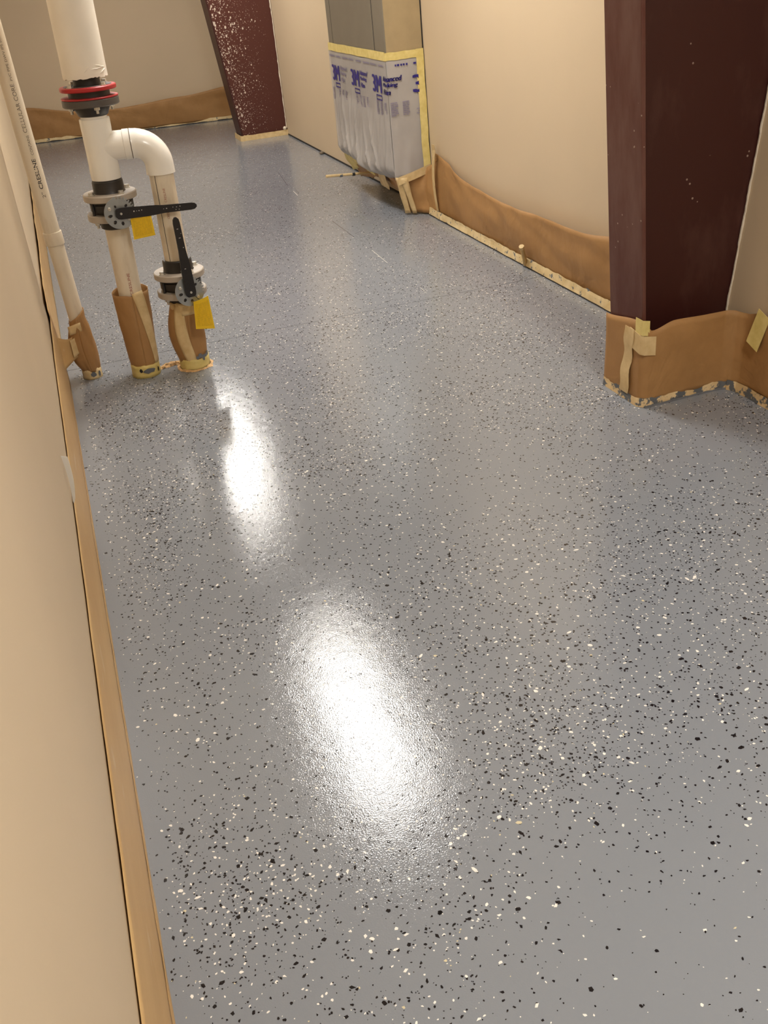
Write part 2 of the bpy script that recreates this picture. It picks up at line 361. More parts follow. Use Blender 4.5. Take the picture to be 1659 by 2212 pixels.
# ---------------------------------------------------------------- ceiling lamps
def lamp(y, lab, x=.98, L=1.24, W=.27):
    t = thing('ceiling_light', lab, 'light', (x, y, ZC), 'ceiling lights down the corridor')
    o = obj('housing', join(box((x-W/2-.02, y-L/2-.03, ZC-.035), (x+W/2+.02, y+L/2+.03, ZC-.001))), 'housing', t)
    V, F = [], []
    prof = [(W/2*math.cos(a), -.045*math.sin(a)) for a in [math.pi*i/10 for i in range(11)]]
    for yy in (y-L/2, y+L/2): V += [(x+a, yy, ZC-.036+b) for a, b in prof]
    F = [(i, i+1, 12+i, 11+i) for i in range(10)]+[tuple(range(10, -1, -1)), tuple(range(11, 22)), (0, 11, 21, 10)]
    fixn(obj('diffuser', (V, F), 'lamp', t, smooth=True))
    for yy in (y-L/2-.03, y+L/2): obj('end_cap', box((x-W/2-.012, yy, ZC-.086), (x+W/2+.012, yy+.03, ZC-.034)), 'housing', t)
lamp(4.36, 'wraparound ceiling light above the pipe cluster end of the corridor', L=1.45)
lamp(.15, 'wraparound ceiling light over the near end of the long left paper strip', x=1.15, L=1.4)
lamp(8.15, 'wraparound ceiling light in front of the white-splattered column')

# ---------------------------------------------------------------- steel columns
def column(name, lab, xw, y0, y1, web_y, x0, x1s, tf, mface, mflange, zt=ZC, z0=.0):
    """tapered I column: inner flange leaning into the corridor, web behind it, outer flange in the wall"""
    t = thing(name, lab, 'column', (x0, y0, 0), 'maroon steel columns on the right side')
    xi = lambda z: x0+x1s*z
    o = obj('inner_flange', hexa([(xi(z0), y0, z0), (xi(z0)+tf, y0, z0), (xi(z0)+tf, y1, z0), (xi(z0), y1, z0)], [(xi(zt), y0, zt), (xi(zt)+tf, y0, zt), (xi(zt)+tf, y1, zt), (xi(zt), y1, zt)]), mflange, t)
    b = o.modifiers.new('bevel', 'BEVEL'); b.width = .003; b.segments = 2
    obj('web', hexa([(xi(z0)+tf*.5, web_y, z0), (xw, web_y, z0), (xw, web_y+.02, z0), (xi(z0)+tf*.5, web_y+.02, z0)], [(xi(zt)+tf*.5, web_y, zt), (xw, web_y, zt), (xw, web_y+.02, zt), (xi(zt)+tf*.5, web_y+.02, zt)]), mface, t)
    return t
cr = column('steel_column', 'dark maroon tapered steel column with brown paper round its foot', 2.45, 2.59, 2.79, 2.665, 1.678, -.053, .014, 'maroon', 'maroon_lit_dusty')
# far one is boxed in flush, spotted with white paint
t = thing('steel_column', 'maroon tapered steel column spattered with white paint, near the back wall', 'column', (1.676, 9.16, 0), 'maroon steel columns on the right side')
xi = lambda z: 1.676-.118*z
o = obj('inner_flange', hexa([(xi(.0), 9.16, 0), (xi(0)+.014, 9.16, 0), (xi(0)+.014, 9.40, 0), (xi(0), 9.40, 0)], [(xi(ZC), 9.16, ZC), (xi(ZC)+.014, 9.16, ZC), (xi(ZC)+.014, 9.40, ZC), (xi(ZC), 9.40, ZC)]), 'maroon', t)
obj('web', hexa([(xi(0)+.012, 9.165, 0), (WR+.02, 9.165, 0), (WR+.02, 9.20, 0), (xi(0)+.012, 9.20, 0)], [(xi(ZC)+.012, 9.165, ZC), (WR+.02, 9.165, ZC), (WR+.02, 9.20, ZC), (xi(ZC)+.012, 9.20, ZC)]), 'splat', t)
fp = [(1.662, 9.42), (1.662, 9.146), (2.095, 9.146)]
solid(obj('tape_strip', strip(fp, .0, .045, .0, 3, .004, 40, -1, .001), 'tape', t), .002)
obj('plaster_lump', lathe([(.004, .044), (.014, .05), (.016, .062), (.007, .074)], 9, (2.07, 9.15)), 'mud', t)
# rough plaster edges where the boards meet the columns
def rough_edge(pts, w_, seed, lab):
    def fn(u, v):
        i = min(int(u*(len(pts)-1)), len(pts)-2); f = u*(len(pts)-1)-i; a, b = Vector(pts[i]), Vector(pts[i+1])
        p = a.lerp(b, f); k = w_*(.55+.9*abs(nz(p.z*9, seed))+.4*nz(p.z*40, seed+2)); return p+Vector((-k*v, -.004-.003*nz(p.z*30, seed+4), 0))
    o = solid(obj('trim', grid(fn, 90, 1), 'mud'), .004); o.name = lab; tag(o, 'rough plaster bead between board and maroon column', kind='structure'); return o
for k, (ya, yb) in enumerate(((6.68, 9.14), (5.5, 6.68))):
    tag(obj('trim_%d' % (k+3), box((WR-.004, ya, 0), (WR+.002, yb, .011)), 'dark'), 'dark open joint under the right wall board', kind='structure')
rough_edge([(WN(.2), 2.662, .2), (WN(1.5), 2.662, 1.5)], .007, 2, 'trim_1')
rough_edge([(2.092, 9.158, .06), (2.092, 9.158, 2.2)], .010, 5, 'trim_2')

# ---------------------------------------------------------------- masking paper on the walls
def paper(name, lab, path, tops, bulge, seed, mat='paper', nu=90, nv=12, side=1, fold=.010, zb=.012, foot=.012, base=.008):
    t = thing('masking_paper', lab, 'masking paper', (path[0][0], path[0][1], 0), 'brown masking paper along the walls')
    def fn(u, v):
        p, nn, s = path_pt(path, u); zt = lerp_list(u, tops)+.0025*nz(s*5, seed)
        f = fold*(nz(s*2.6+v*.9, v*1.7, seed)+.5*nz(s*6+v*2.2, v*3.1, seed+4)+.15*nz(s*13, v*5, seed+9))
        off = foot*(1-v)+lerp_list(u, bulge)*(.25+.75*math.sin(min(1, v*1.15)*math.pi*.5))+base+f*(.25+.75*v)
        return p+nn*side*max(.0025, off)+Vector((0, 0, zb+(zt-zb)*v))
    o = solid(obj('sheet', grid(fn, nu, nv), mat, t, smooth='all'), .0012); return t, fn
# back wall
bw = lambda x: 10.98-.124*(x+.4)
pb = [(-.155, bw(-.155)-.001), (1.93, bw(1.93)-.001)]
t, fn = paper('', 'brown paper strip taped along the foot of the back wall', pb, [(0, .335), (.3, .245), (.46, .235), (.75, .272), (1, .315)], [(0, .004), (.4, .05), (.7, .05), (1, .01)], 4, side=-1, fold=.022)
solid(obj('tape_strip', strip(pb, .004, .034, .030, 6, .006, 70, -1), 'ptape', t), .0015)
solid(obj('paint_shade_edge', strip(pb, -.001, .009, .033, 14, .002, 60, -1, .001, .003), 'dark', t), .0015)  # near-black colour stands for the grey paint edge and shadow under the tape
solid(obj('tape_piece', grid(lambda u, v: Vector((-.15+.045*u, bw(-.15)-.02, .27+.09*v)), 2, 3), 'ytape', t), .0015)
solid(obj('tape_piece', grid(lambda u, v: Vector((1.90+.035*u+.006*nz(v*5, 1), bw(1.9)-.035, .02+.31*v)), 2, 12), 'ytape', t), .0015)
# right wall between cabinet and column
pr = [(WR, 5.50), (WR, 2.70)]
t, fn = paper('', 'brown paper sagging along the right wall between cabinet and maroon column', pr, [(0, .345), (.04, .345), (.2, .272), (.35, .262), (.6, .280), (.8, .315), (1, .33)], [(0, .004), (.1, .015), (.3, .045), (.55, .05), (.8, .03), (1, .02)], 9, side=-1, fold=.018, nu=140)
solid(obj('tape_strip', strip(pr, .006, .044, .046, 12, .007, 110, -1, .004, .006), 'ptape', t), .0015)
solid(obj('paint_shade_edge', strip(pr, -.001, .007, .050, 13, .002, 80, -1, .001, .003), 'dark', t), .0015)  # dark strip again: paint edge with the tape's shadow painted in
def tp(u, v): z = .02+.36*v; return Vector((WR-.028-.012*math.sin(v*3), 5.395+.035*u+.02*math.sin(v*2.5)-.012*v, z))
solid(obj('tape_strip', grid(tp, 2, 14), 'tape', t), .0015)
solid(obj('tape_piece', grid(lambda u, v: Vector((WR-.024-.01*v, 5.405+.045*u-.01*v, .33+.075*v)), 2, 4), 'tape', t), .0015)
for yy, zz in ((5.36, .03), (4.72, .028), (4.15, .03), (3.62, .03), (3.3, .026)):
    obj('paint_daub', place(lathe([(.004, 0), (.020+.01*random.random(), .001), (.006, .003)], 9), (WR-.044, yy, zz), (0, 1, 0), (0, .3, .7), (-1, 0, 0)), 'epoxy', t)
# column foot and near right wall
pc = [(1.664, 2.80), (1.664, 2.576), (1.90, 2.583), (1.965, 2.580), (1.998, 2.562), (2.012, 2.53), (2.016, 2.47), (2.012, .6)]
cornL = .224+.336
t, fn = paper('', 'brown paper wrapped round the foot of the dark maroon column and near wall', pc, [(0, .262), (.085, .292), (.097, .262), (.13, .282), (.21, .274), (.236, .268), (.27, .29), (.5, .30), (1, .28)], [(0, .0), (.09, .0), (.15, .006), (.24, -.004), (.3, .012), (1, .012)], 15, side=-1, fold=.006, nu=220, foot=.004)
solid(obj('tape_strip', strip(pc[:5], .0, .030, .012, 17, .009, 90, -1, .002), 'ptape2', t), .0015)
solid(obj('tape_strip', strip(pc[4:], .0, .034, .022, 19, .008, 120, -1, .003), 'ptape2', t), .0015)
solid(obj('paint_shade_edge', strip(pc[1:], -.001, .006, .0185, 21, .005, 200, -1, .001, .003), 'epoxy', t), .0015)
def ct(u, v): z = .025+.235*v; return Vector((1.660-.012-.003*math.sin(v*9), 2.612+.052*u+.045*(1-v)*.6-.012*nz(v*4, u), z))
solid(obj('tape_strip', grid(ct, 2, 16), 'tape', t), .0015)
def cb(u, v):
    s = -.062+.11*u
    return (Vector((1.648, 2.574-s-.0, (.198+.064*v-.02*u))) if s < 0 else Vector((1.650+s, 2.562, (.198+.064*v-.02*u))))
solid(obj('tape_piece', grid(cb, 16, 3), 'tape', t), .0015)
solid(obj('tape_piece', grid(lambda u, v: (Vector((1.650, 2.608-.04*u*2, .252+.05*v)) if u < .5 else Vector((1.650+.05*(u-.5), 2.566, .252+.05*v-.01*(u-.5)))), 12, 4), 'ytape', t), .0015)
solid(obj('tape_piece', grid(lambda u, v: Vector((WN(.25)-.045+.012*v, 2.49-.055*u-.03*v, .19+.115*v-.02*u)), 3, 6), 'ytape', t), .0015)

# left wall: long near sheet and the sheet beyond the panel edge
pl = [(WL, .15), (WL, 3.90)]
t, fn = paper('', 'long dusty brown paper strip at the foot of the near left wall', pl, [(0, .272), (.3, .268), (.6, .264), (.9, .28), (1, .29)], [(0, .001), (.5, .002), (.86, .003), (.94, .006), (1, .010)], 23, 'paper_left', 200, 10, side=-1, fold=.0015, foot=.012, base=.002)
solid(obj('tape_strip', strip(pl, .0, .018, .0155, 25, .004, 200, -1, .001, .001), 'paper_left', t), .001)
def flap(u, v):
    return Vector((WL+.0025+.004*math.sin(v*3)+.015*u*(.12+.88*v**.5), 2.296+.022*v-.004*u, .268+.118*v-.004*u))
solid(obj('torn_flap', grid(flap, 3, 10), 'white', t, label='torn white strip sticking up'), .0015)
pf = [(WLF, 3.95), (WLF, 7.0), (WLF, 10.85)]
t2, fn = paper('', 'brown paper strip along the left wall behind the grouped pipes', pf, [(0, .29), (.2, .285), (.5, .29), (1, .29)], [(0, .006), (.12, .004), (.5, .003), (1, .003)], 27, 'paper_left', 140, 10, side=-1, fold=.005)
solid(obj('tape_strip', strip(pf, .0, .045, .016, 29, .006, 140, -1, .002), 'ytape', t2), .0015)
# tongue of paper and tape bridging to the thin pipe
def tong(u, v):
    x = -.138+.088*u; z = .085+.125*v-.05*math.sin(u*math.pi)*v*.5+.03*u*(1-v); return Vector((x, 3.80+.085*u+.03*v+.012*math.sin(u*3+v*2), z))
solid(obj('paper_tongue', grid(tong, 12, 8), 'paper_left', t, smooth='all'), .0012)
solid(obj('tape_piece', grid(lambda u, v: tong(.45+.55*u, .12+.78*v)+Vector((.006, -.006, .004)), 8, 6), 'tape', t, smooth='all'), .0015)
solid(obj('tape_piece', grid(lambda u, v: Vector((-.088+.05*u, 3.872-.008*u, .195+.035*v+.012*u)), 5, 3), 'tape', t, smooth='all'), .0015)

# ---------------------------------------------------------------- wall cabinet with film
X0, Y0, Y1, ZB = 1.872, 5.56, 6.67, .235
t = thing('metal_cabinet', 'tall grey sheet metal cabinet hung on the right wall', 'cabinet', (X0, Y0, ZB))
o = obj('body', box((X0, Y0, ZB), (WR-.001, Y1, 2.35)), 'duct', t); b = o.modifiers.new('bevel', 'BEVEL'); b.width = .003; b.segments = 2
obj('side_panel', box((X0+.006, Y0-.003, ZB), (WR-.002, Y0, 2.34)), 'duct2', t)
obj('seam', box((X0-.0012, 5.735, ZB), (X0+.001, 5.739, 2.34)), 'dark', t)
obj('seam', box((X0-.0016, 6.565, ZB), (X0+.001, 6.573, 2.34)), 'dark', t)
obj('front_panel', box((X0-.003, 5.742, ZB), (X0, 6.56, 2.33)), 'duct', t)
obj('corner_gap', box((WR-.008, Y0-.0045, .2), (WR-.001, Y0-.001, 2.34)), 'dark', t)
fl = thing('masking_film', 'white printed plastic masking film taped over the cabinet foot', 'masking film', (X0-.01, Y0-.01, .2))
ZT = .862
def film_front(u, v):                               # u: far to near, v: bottom to top
    y = Y1+.012-(Y1-Y0+.02)*u; z = lerp_list(u, [(0, .20), (.25, .222), (.6, .190), (1, .205)])+(ZT-.205)*v
    lo = max(0, 1-v*1.7); s = math.sin(math.pi*min(1, max(0, u)))**.5
    rdg = lambda q, w_, k: (1-min(1, abs(nz(q, w_, k))*3.2))**2          # sharp hanging creases
    f = lo*s*(.034+.026*nz(u*6+v*.7, v*1.2, 2)+.026*rdg(u*7+v*1.1+.6*math.sin(v*3), v*.8, 5)+.016*rdg(u*13-v*1.3, v*.9, 8)+.006*nz(u*40, v*3, 8))
    f += .004*rdg(u*6+.3, v*.7, 3)*max(0, 1-abs(v-.55)*3)
    f += .0025*abs(nz(u*9, v*2, 9))*(1 if v < .55 else .2)
    tuck = max(0, .12-v)/.12
    return Vector((X0-.006-max(0, f)+.07*tuck**2, y+(.05*(1-u)*tuck if u < .3 else 0)-.0*lo, z))
solid(obj('film_sheet', grid(film_front, 190, 54), 'film', fl, smooth='all'), .0006)
def film_side(u, v):
    z = .215+(ZT-.215)*v; lo = max(0, 1-v*2)
    return Vector((X0-.004+(WR-X0-.002)*u, Y0-.007-lo*math.sin(math.pi*u)*(.010+.008*nz(u*4, v*3, 4)), z+.02*u*(1-v)))
solid(obj('film_sheet', grid(film_side, 30, 24), 'film', fl, smooth='all'), .0006)
solid(obj('tape_strip', grid(lambda u, v: Vector((X0-.0085-.0005*nz(u*9), Y1+.002-(Y1-Y0+.012)*u, ZT-.012+.045*v+.003*nz(u*8, v))), 40, 2), 'ytape', fl), .0012)
solid(obj('tape_strip', grid(lambda u, v: Vector((X0-.008+(WR-X0)*u, Y0-.0095, ZT-.012+.040*v+.003*nz(u*5, v))), 20, 2), 'ytape', fl), .0012)
solid(obj('tape_strip', grid(lambda u, v: Vector((WR-.05+.044*u+.004*nz(v*6), Y0-.0105-.004*(1-v), .24+(ZT+.03-.24)*v)), 2, 20), 'ytape', fl), .0012)
solid(obj('tape_strip', grid(lambda u, v: Vector((X0+.01+(WR-X0-.02)*u, Y0-.018-.01*math.sin(u*3), .185+.05*u+.045*v)), 14, 2), 'tape', fl), .0012)
# print on the film
FX = X0-.0095
def front_print(name, vf, y, z, mat): return obj(name, place(vf, (FX, y, z), (0, -1, 0), (0, 0, 1), (-1, 0, 0)), mat, fl, kind='stuff' if name == 'small_print' else None)
def side_print(name, vf, x, z, mat): return obj(name, place(vf, (x, Y0-.0125, z), (1, 0, 0), (0, 0, 1), (0, -1, 0)), mat, fl, kind='stuff' if name == 'small_print' else None)
def fat(vf, d, n_=3):                               # heavier strokes from overlaid copies
    return join(*[([(p[0]+d*(i-(n_-1)/2), p[1], p[2]+.00012*i) for p in vf[0]], vf[1]) for i in range(n_)])
T3 = fat(text('3M', .150, .092), .005, 4)
TA = [fat(text(s, wd, .027, shear=.25), .0022) for s, wd in (('Advanced', .15), ('Masking', .125), ('Film', .078))]
bar = lambda w_, h_: ([(0, 0, 0), (w_, 0, 0), (w_, h_, 0), (0, h_, 0)], [(0, 1, 2, 3)])
for y in (6.625, 6.215, 5.80):
    front_print('logo_print', T3, y, .678, 'blue')
    front_print('logo_bar', join(bar(.10, .007), place(bar(.10, .007), (0, -.022, 0), (1, 0, 0), (0, 1, 0), (0, 0, 1)), place(bar(.006, .02), (0, -.018, 0), (1, 0, 0), (0, 1, 0), (0, 0, 1)), place(bar(.006, .02), (.094, -.018, 0), (1, 0, 0), (0, 1, 0), (0, 0, 1))), y-.05, .660, 'blue')
for y in (6.455, 6.045):
    for k in range(3): front_print('lettering', TA[k], y-.004*k, .748-.034*k, 'blueg' if y > 6.3 else 'blue')
for k in range(3):                                  # this one is folded round the cabinet corner
    vf = TA[k]; cut = .062
    a = [(p[0]-cut, p[1], p[2]) for p in vf[0]]
    V1 = []
    for p in a:
        q = Vector((X0-.008+p[0], Y0-.0125, .745-.034*k+p[1])) if p[0] >= 0 else Vector((FX, Y0-.0085-p[0], .745-.034*k+p[1])); V1.append(q)
    obj('lettering', (V1, vf[1]), 'blue', fl)
x3 = WR-.062
vf = fat(text('3', .058, .092), .0055, 4); side_print('logo_print', ([(min(p[0], .03), p[1], p[2]) for p in vf[0]], vf[1]), x3-.012, .672, 'blue')
def block(cols, rows, w_, h_, seed):
    rr = random.Random(seed); parts = []
    for c in range(cols):
        for r_ in range(rows):
            L = w_*(.75 if r_ % 4 == 3 else .92); parts.append(place(bar(L/2*rr.uniform(.7, 1), h_*.55), (c*w_*1.35, -r_*h_, 0), (1, 0, 0), (0, 1, 0), (0, 0, 1)))
            parts.append(place(bar(L/2*rr.uniform(.5, .95), h_*.55), (c*w_*1.35+L/2, -r_*h_, 0), (1, 0, 0), (0, 1, 0), (0, 0, 1)))
    return join(*parts)
for y, c in ((6.655, 1), (6.52, 3), (6.15, 4), (5.76, 3)): front_print('small_print', block(c, 8, .05, .0095, int(y*100)), y, .628, 'blueg')
for x, c in ((X0+.004, 2), (X0+.075, 2)): side_print('small_print', block(1, 8, .05, .0095, int(x*1000)), x, .63, 'blueg')
side_print('logo_print', text('3', .03, .03, bold=.01), x3-.006, .56, 'blueg')
def dashes(n_, seed):
    rr = random.Random(seed); parts = []; x = 0
    for i in range(n_):
        w_ = rr.uniform(.008, .022); parts.append(place(bar(w_, .010), (x, 0, 0), (1, 0, 0), (0, 1, 0), (0, 0, 1))); x += w_+rr.uniform(.004, .008)
    return join(*parts)
for i in range(8): front_print('small_print', dashes(5, i), 6.655-.14*i, .818, 'blueg')
side_print('small_print', dashes(5, 31), X0+.045, .818, 'blue'); side_print('small_print', dashes(1, 33), X0+.155, .818, 'blue')
# paper skirt below the cabinet
sk = thing('masking_paper', 'crumpled brown paper and tape scraps hanging under the grey cabinet', 'masking paper', (2.0, 5.6, 0), 'brown masking paper along the walls')
def sheet_q(name, a, b, c, d, mat, seed, amp=.012, nu=14, nv=10):
    a, b, c, d = map(Vector, (a, b, c, d))
    def fn_(u, v): p = a.lerp(b, u).lerp(d.lerp(c, u), v); return p+Vector((amp*nz(u*3+seed, v*3), amp*nz(u*4, v*3, seed), .3*amp*nz(u*5, v*5, seed)))
    return solid(obj(name, grid(fn_, nu, nv), mat, sk, smooth='all'), .0012)
sheet_q('sheet', (1.955, 5.62, .10), (1.96, 6.02, .13), (1.90, 6.04, .24), (1.89, 5.58, .24), 'paper', 1, .022, 20)
sheet_q('sheet', (1.945, 5.98, .15), (1.95, 6.30, .11), (1.90, 6.30, .24), (1.90, 5.98, .24), 'paper', 11, .024, 18)
sheet_q('sheet', (1.97, 6.28, .10), (1.99, 6.64, .05), (1.90, 6.64, .24), (1.90, 6.27, .24), 'paper', 12, .022, 18)
sheet_q('sheet', (2.05, 5.50, .01), (1.955, 5.60, .015), (1.885, 5.555, .225), (2.075, 5.535, .25), 'paper', 2, .012)
sheet_q('sheet', (2.085, 5.40, .012), (2.03, 5.53, .012), (2.06, 5.54, .26), (2.09, 5.43, .315), 'paper', 3, .010)
sheet_q('tape_piece', (1.955, 5.566, .012), (1.925, 5.585, .012), (1.868, 5.548, .232), (1.90, 5.540, .225), 'tape', 4, .004, 3)
sheet_q('tape_piece', (1.985, 5.545, .01), (1.965, 5.56, .01), (1.895, 5.538, .225), (1.935, 5.53, .225), 'tape', 5, .004, 3)
sheet_q('tape_piece', (1.93, 5.86, .10), (1.92, 5.98, .11), (1.89, 6.0, .235), (1.89, 5.84, .235), 'tape', 6, .006, 6)
sheet_q('tape_piece', (1.895, 6.02, .165), (1.895, 6.45, .185), (1.872, 6.45, .235), (1.872, 6.02, .235), 'ytape', 7, .010, 12)
sheet_q('tape_piece', (1.95, 6.52, .13), (1.95, 6.68, .09), (1.88, 6.69, .245), (1.88, 6.5, .235), 'ytape', 8, .008, 6)
# tape-wrapped rod poking out below the cabinet
t = thing('tape_wrapped_rod', 'tape-wrapped rod sticking out sideways from under the grey cabinet', 'rod', (1.655, 6.3, .15))
obj('rod', sweep([(1.652, 6.3, .152), (1.78, 6.3, .143), (1.99, 6.31, .127)], [.009, .008, .008], 10), 'tape', t, smooth=True)
for x in (1.745, 1.83): obj('paint_daub', sweep([(x, 6.3, .1485-.06*(x-1.655)), (x+.018, 6.3, .1475-.06*(x-1.655))], .0098, 10), 'epoxy' if x < 1.79 else 'dark', t)
# dowel by the right wall
t = thing('wooden_dowel', 'short pale dowel standing out of the floor edge tape of the right wall', 'dowel', (2.045, 4.22, 0))
obj('shaft', sweep([(2.050, 4.225, .0), (2.035, 4.21, .045), (2.008, 4.18, .108)], [.012, .0105, .010], 10), 'wood', t, smooth=True)
obj('tip', sweep([(2.0085, 4.1805, .106), (2.0035, 4.175, .117)], [.0145, .013], 8), 'tape', t)
obj('painted_collar', sweep([(2.051, 4.226, -.001), (2.044, 4.219, .03)], [.0155, .0125], 10), 'epoxy', t, smooth=True)
# lump of debris near the far wall
o = obj('plaster_crumb', lathe([(.010, 0), (.020, .006), (.017, .016), (.005, .023)], 8, (2.072, 7.95)), 'inkfade'); tag(o, 'small grey crumb of plaster on the floor beside the right wall', 'debris')

# ---------------------------------------------------------------- pipes
def on_pipe(vf, r_, ang, z0, flip=False):           # text running up a vertical pipe
    V = []
    for p in vf[0]:
        a = ang-p[1]/r_; V.append((math.cos(a)*(r_+.0006), math.sin(a)*(r_+.0006), z0+p[0]))
    return V, vf[1]
# thin pipe ---------------------------------
tp_ = thing('drain_pipe', 'thin cream plastic pipe with printed lettering beside the left wall', 'pipe', (-.039, 3.911, 0))
tp_.rotation_euler = (0, R(-1.5), 0)
RT = .0302
obj('lower_pipe', cyl(RT, 0, .56, 36), 'pvc2', tp_, True, True)
obj('coupling', lathe([(RT, .538), (.0338, .539), (.0345, .541), (.0345, .585), (.0338, .587), (RT, .588)], 36), 'pvc2', tp_, True, True)
obj('upper_pipe', cyl(RT, .56, 2.69, 36), 'pvc2', tp_, True, True)
# text faces the camera; right-hand side of the pipe
A0 = R(-62)
z = .715
for body, wd, hh, mt, gap in (('2"', .020, .012, 'inkfade', .012), ('CRESLINE', .105, .014, 'ink', .014), ('CONTAINS', .066, .0095, 'inkfade', .010), ('CELLULAR CORE', .160, .0135, 'inkfade', .010), ('PVC PIPE DWV IPS SCH 40', .165, .0085, 'inkfade', .008), ('SERIES ASTM F891 NSF', .150, .008, 'inkfade', .008), ('14', .014, .008, 'inkfade', .006), ('PPFA', .040, .011, 'ink', .02), ('PVC', .05, .010, 'inkfade', .02)):
    V, F = text(body, wd, hh, bold=.012 if mt == 'ink' else 0)
    # reads upwards: text x -> +z, text y -> towards the left of the pipe seen from the corridor
    obj('printed_lettering', on_pipe((V, F), RT, A0, z), mt, tp_, local=True); z += wd+gap

# main valve assembly -------------------------
ma = thing('pipe_assembly', 'white plastic pipe tee with two black-handled flanged valves and insulated riser', 'pipes', (.167, 3.821, 0))
ma.rotation_euler = (0, R(1.03), 0)
DX, DY = .195, -.022
RP = .0445
L = dict(local=True)
obj('lower_pipe', cyl(RP, 0, .61, 40), 'pvc2', ma, True, True)
obj('upper_pipe', cyl(.046, .955, .985, 40), 'pvc', ma, True, True)
te = obj('tee', lathe([(RP, .757), (.0525, .759), (.0535, .763), (.0535, .80), (.0528, .815), (.0528, .925), (.0535, .935), (.0535, .962), (.0525, .966), (RP, .967)], 44), 'pvc', ma, True, True)
bd = Vector((DX, DY, 0)).normalized(); ZBR = .868
obj('branch', sweep([Vector((0, 0, ZBR)), bd*.085+Vector((0, 0, ZBR)), bd*.0855+Vector((0, 0, ZBR)), bd*.108+Vector((0, 0, ZBR))], [.050, .050, .0525, .0525], 36), 'pvc', te, True, True)
# elbow
D0 = Vector((DX, DY, 0)); rb = .080; pts = [bd*.111+Vector((0, 0, ZBR))]
c_ = D0-bd*rb+Vector((0, 0, ZBR-rb))
for i in range(13):
    a = math.pi/2*(1-i/12); pts.append(c_+bd*rb*math.cos(a)+Vector((0, 0, rb*math.sin(a))))
pts.append(D0+Vector((0, 0, .757)))
rads = [.0525]+[.0515]*13+[.0525]
el = obj('elbow', sweep(pts, rads, 40), 'pvc', ma, True, True)
obj('joint_gap', sweep([bd*.107+Vector((0, 0, ZBR)), bd*.1125+Vector((0, 0, ZBR))], .0495, 36), 'inkfade', el, True, True)
obj('drop_pipe', cyl(RP, 0, .76, 40, (DX, DY)), 'pvc2', ma, True, True)
# marks on the drop pipe
obj('marker_line', place(on_pipe(([(0, 0, 0), (.36, 0, 0), (.36, .0022, 0), (0, .0022, 0)], [(0, 1, 2, 3)]), RP, R(-128), .395), (DX, DY, 0), (1, 0, 0), (0, 1, 0), (0, 0, 1)), 'ink', ma, local=True)
for zz, wd in ((.66, .05), (.60, .045)):
    obj('printed_lettering', place(on_pipe(text('CRESLINE', wd, .008), RP, R(-92), zz), (DX, DY, 0), (1, 0, 0), (0, 1, 0), (0, 0, 1)), 'inkred', ma, local=True)
obj('printed_lettering', on_pipe(text('CRESLINE', .085, .010, bold=.01), RP, R(-80), .335), 'inkred', ma, local=True)
# insulation jacket with torn hem
def ins(u, v):
    a = 2*math.pi*u; z = 1.098+.006*nz(math.cos(a)*3, math.sin(a)*3, 1)+.004*nz(math.cos(a)*9, math.sin(a)*9, 4)
    z = z+(2.69-z)*(v**2.2)
    r_ = .0755+.0022*nz(math.cos(a)*4, math.sin(a)*4, z*14)*max(0, 1-(z-1.09)/.12)
    return (r_*math.cos(a), r_*math.sin(a), z)
so = obj('insulation_jacket', grid(ins, 64, 40), 'insul', ma, 'all', True); solid(so, .006, -1)
for a0, z0, ln, dz in ((R(-75), 1.125, .8, .006), (R(-60), 1.138, .5, -.01), (R(-50), 1.112, .4, .012), (R(-95), 1.118, .25, .018)):
    obj('wrinkle', sweep([(.0765*math.cos(a0+ln*k/6), .0765*math.sin(a0+ln*k/6), z0+dz*k/6+.002*nz(k, a0)) for k in range(7)], [.0005, .0014, .002, .0016, .002, .0012, .0004], 6), 'insul', so, True, True)
# flanges
def flange(name, z0, z1, r_, mat, c=(0, 0), hub=None, bolts=4, bz=None, brot=35, bmat='bolt', ri=.03, washer=True):
    f = obj(name, tube(z0, z1, r_, ri, 48, c, .003), mat, ma, True, True)
    for k in range(bolts):
        a = R(brot+360/bolts*k); p = (c[0]+(r_-.020)*math.cos(a), c[1]+(r_-.020)*math.sin(a), bz if bz else z1)
        obj('bolt', place(join(cyl(.0125, 0, .0025, 14), place(hexbolt(.0095, .009), (0, 0, .0025), (1, 0, 0), (0, 1, 0), (0, 0, 1))), p, (1, 0, 0), (0, 1, 0), (0, 0, 1)), bmat, f, local=True)
    return f
def under_bolts(f, z, r_, c=(0, 0), brot=35, bolts=4):
    for k in range(bolts):
        a = R(brot+360/bolts*k); p = (c[0]+(r_-.020)*math.cos(a), c[1]+(r_-.020)*math.sin(a), z)
        obj('nut', place(join(hexbolt(.010, .011), cyl(.005, 0, .022, 10)), p, (1, 0, 0), (0, -1, 0), (0, 0, -1)), 'bolt', f, local=True)
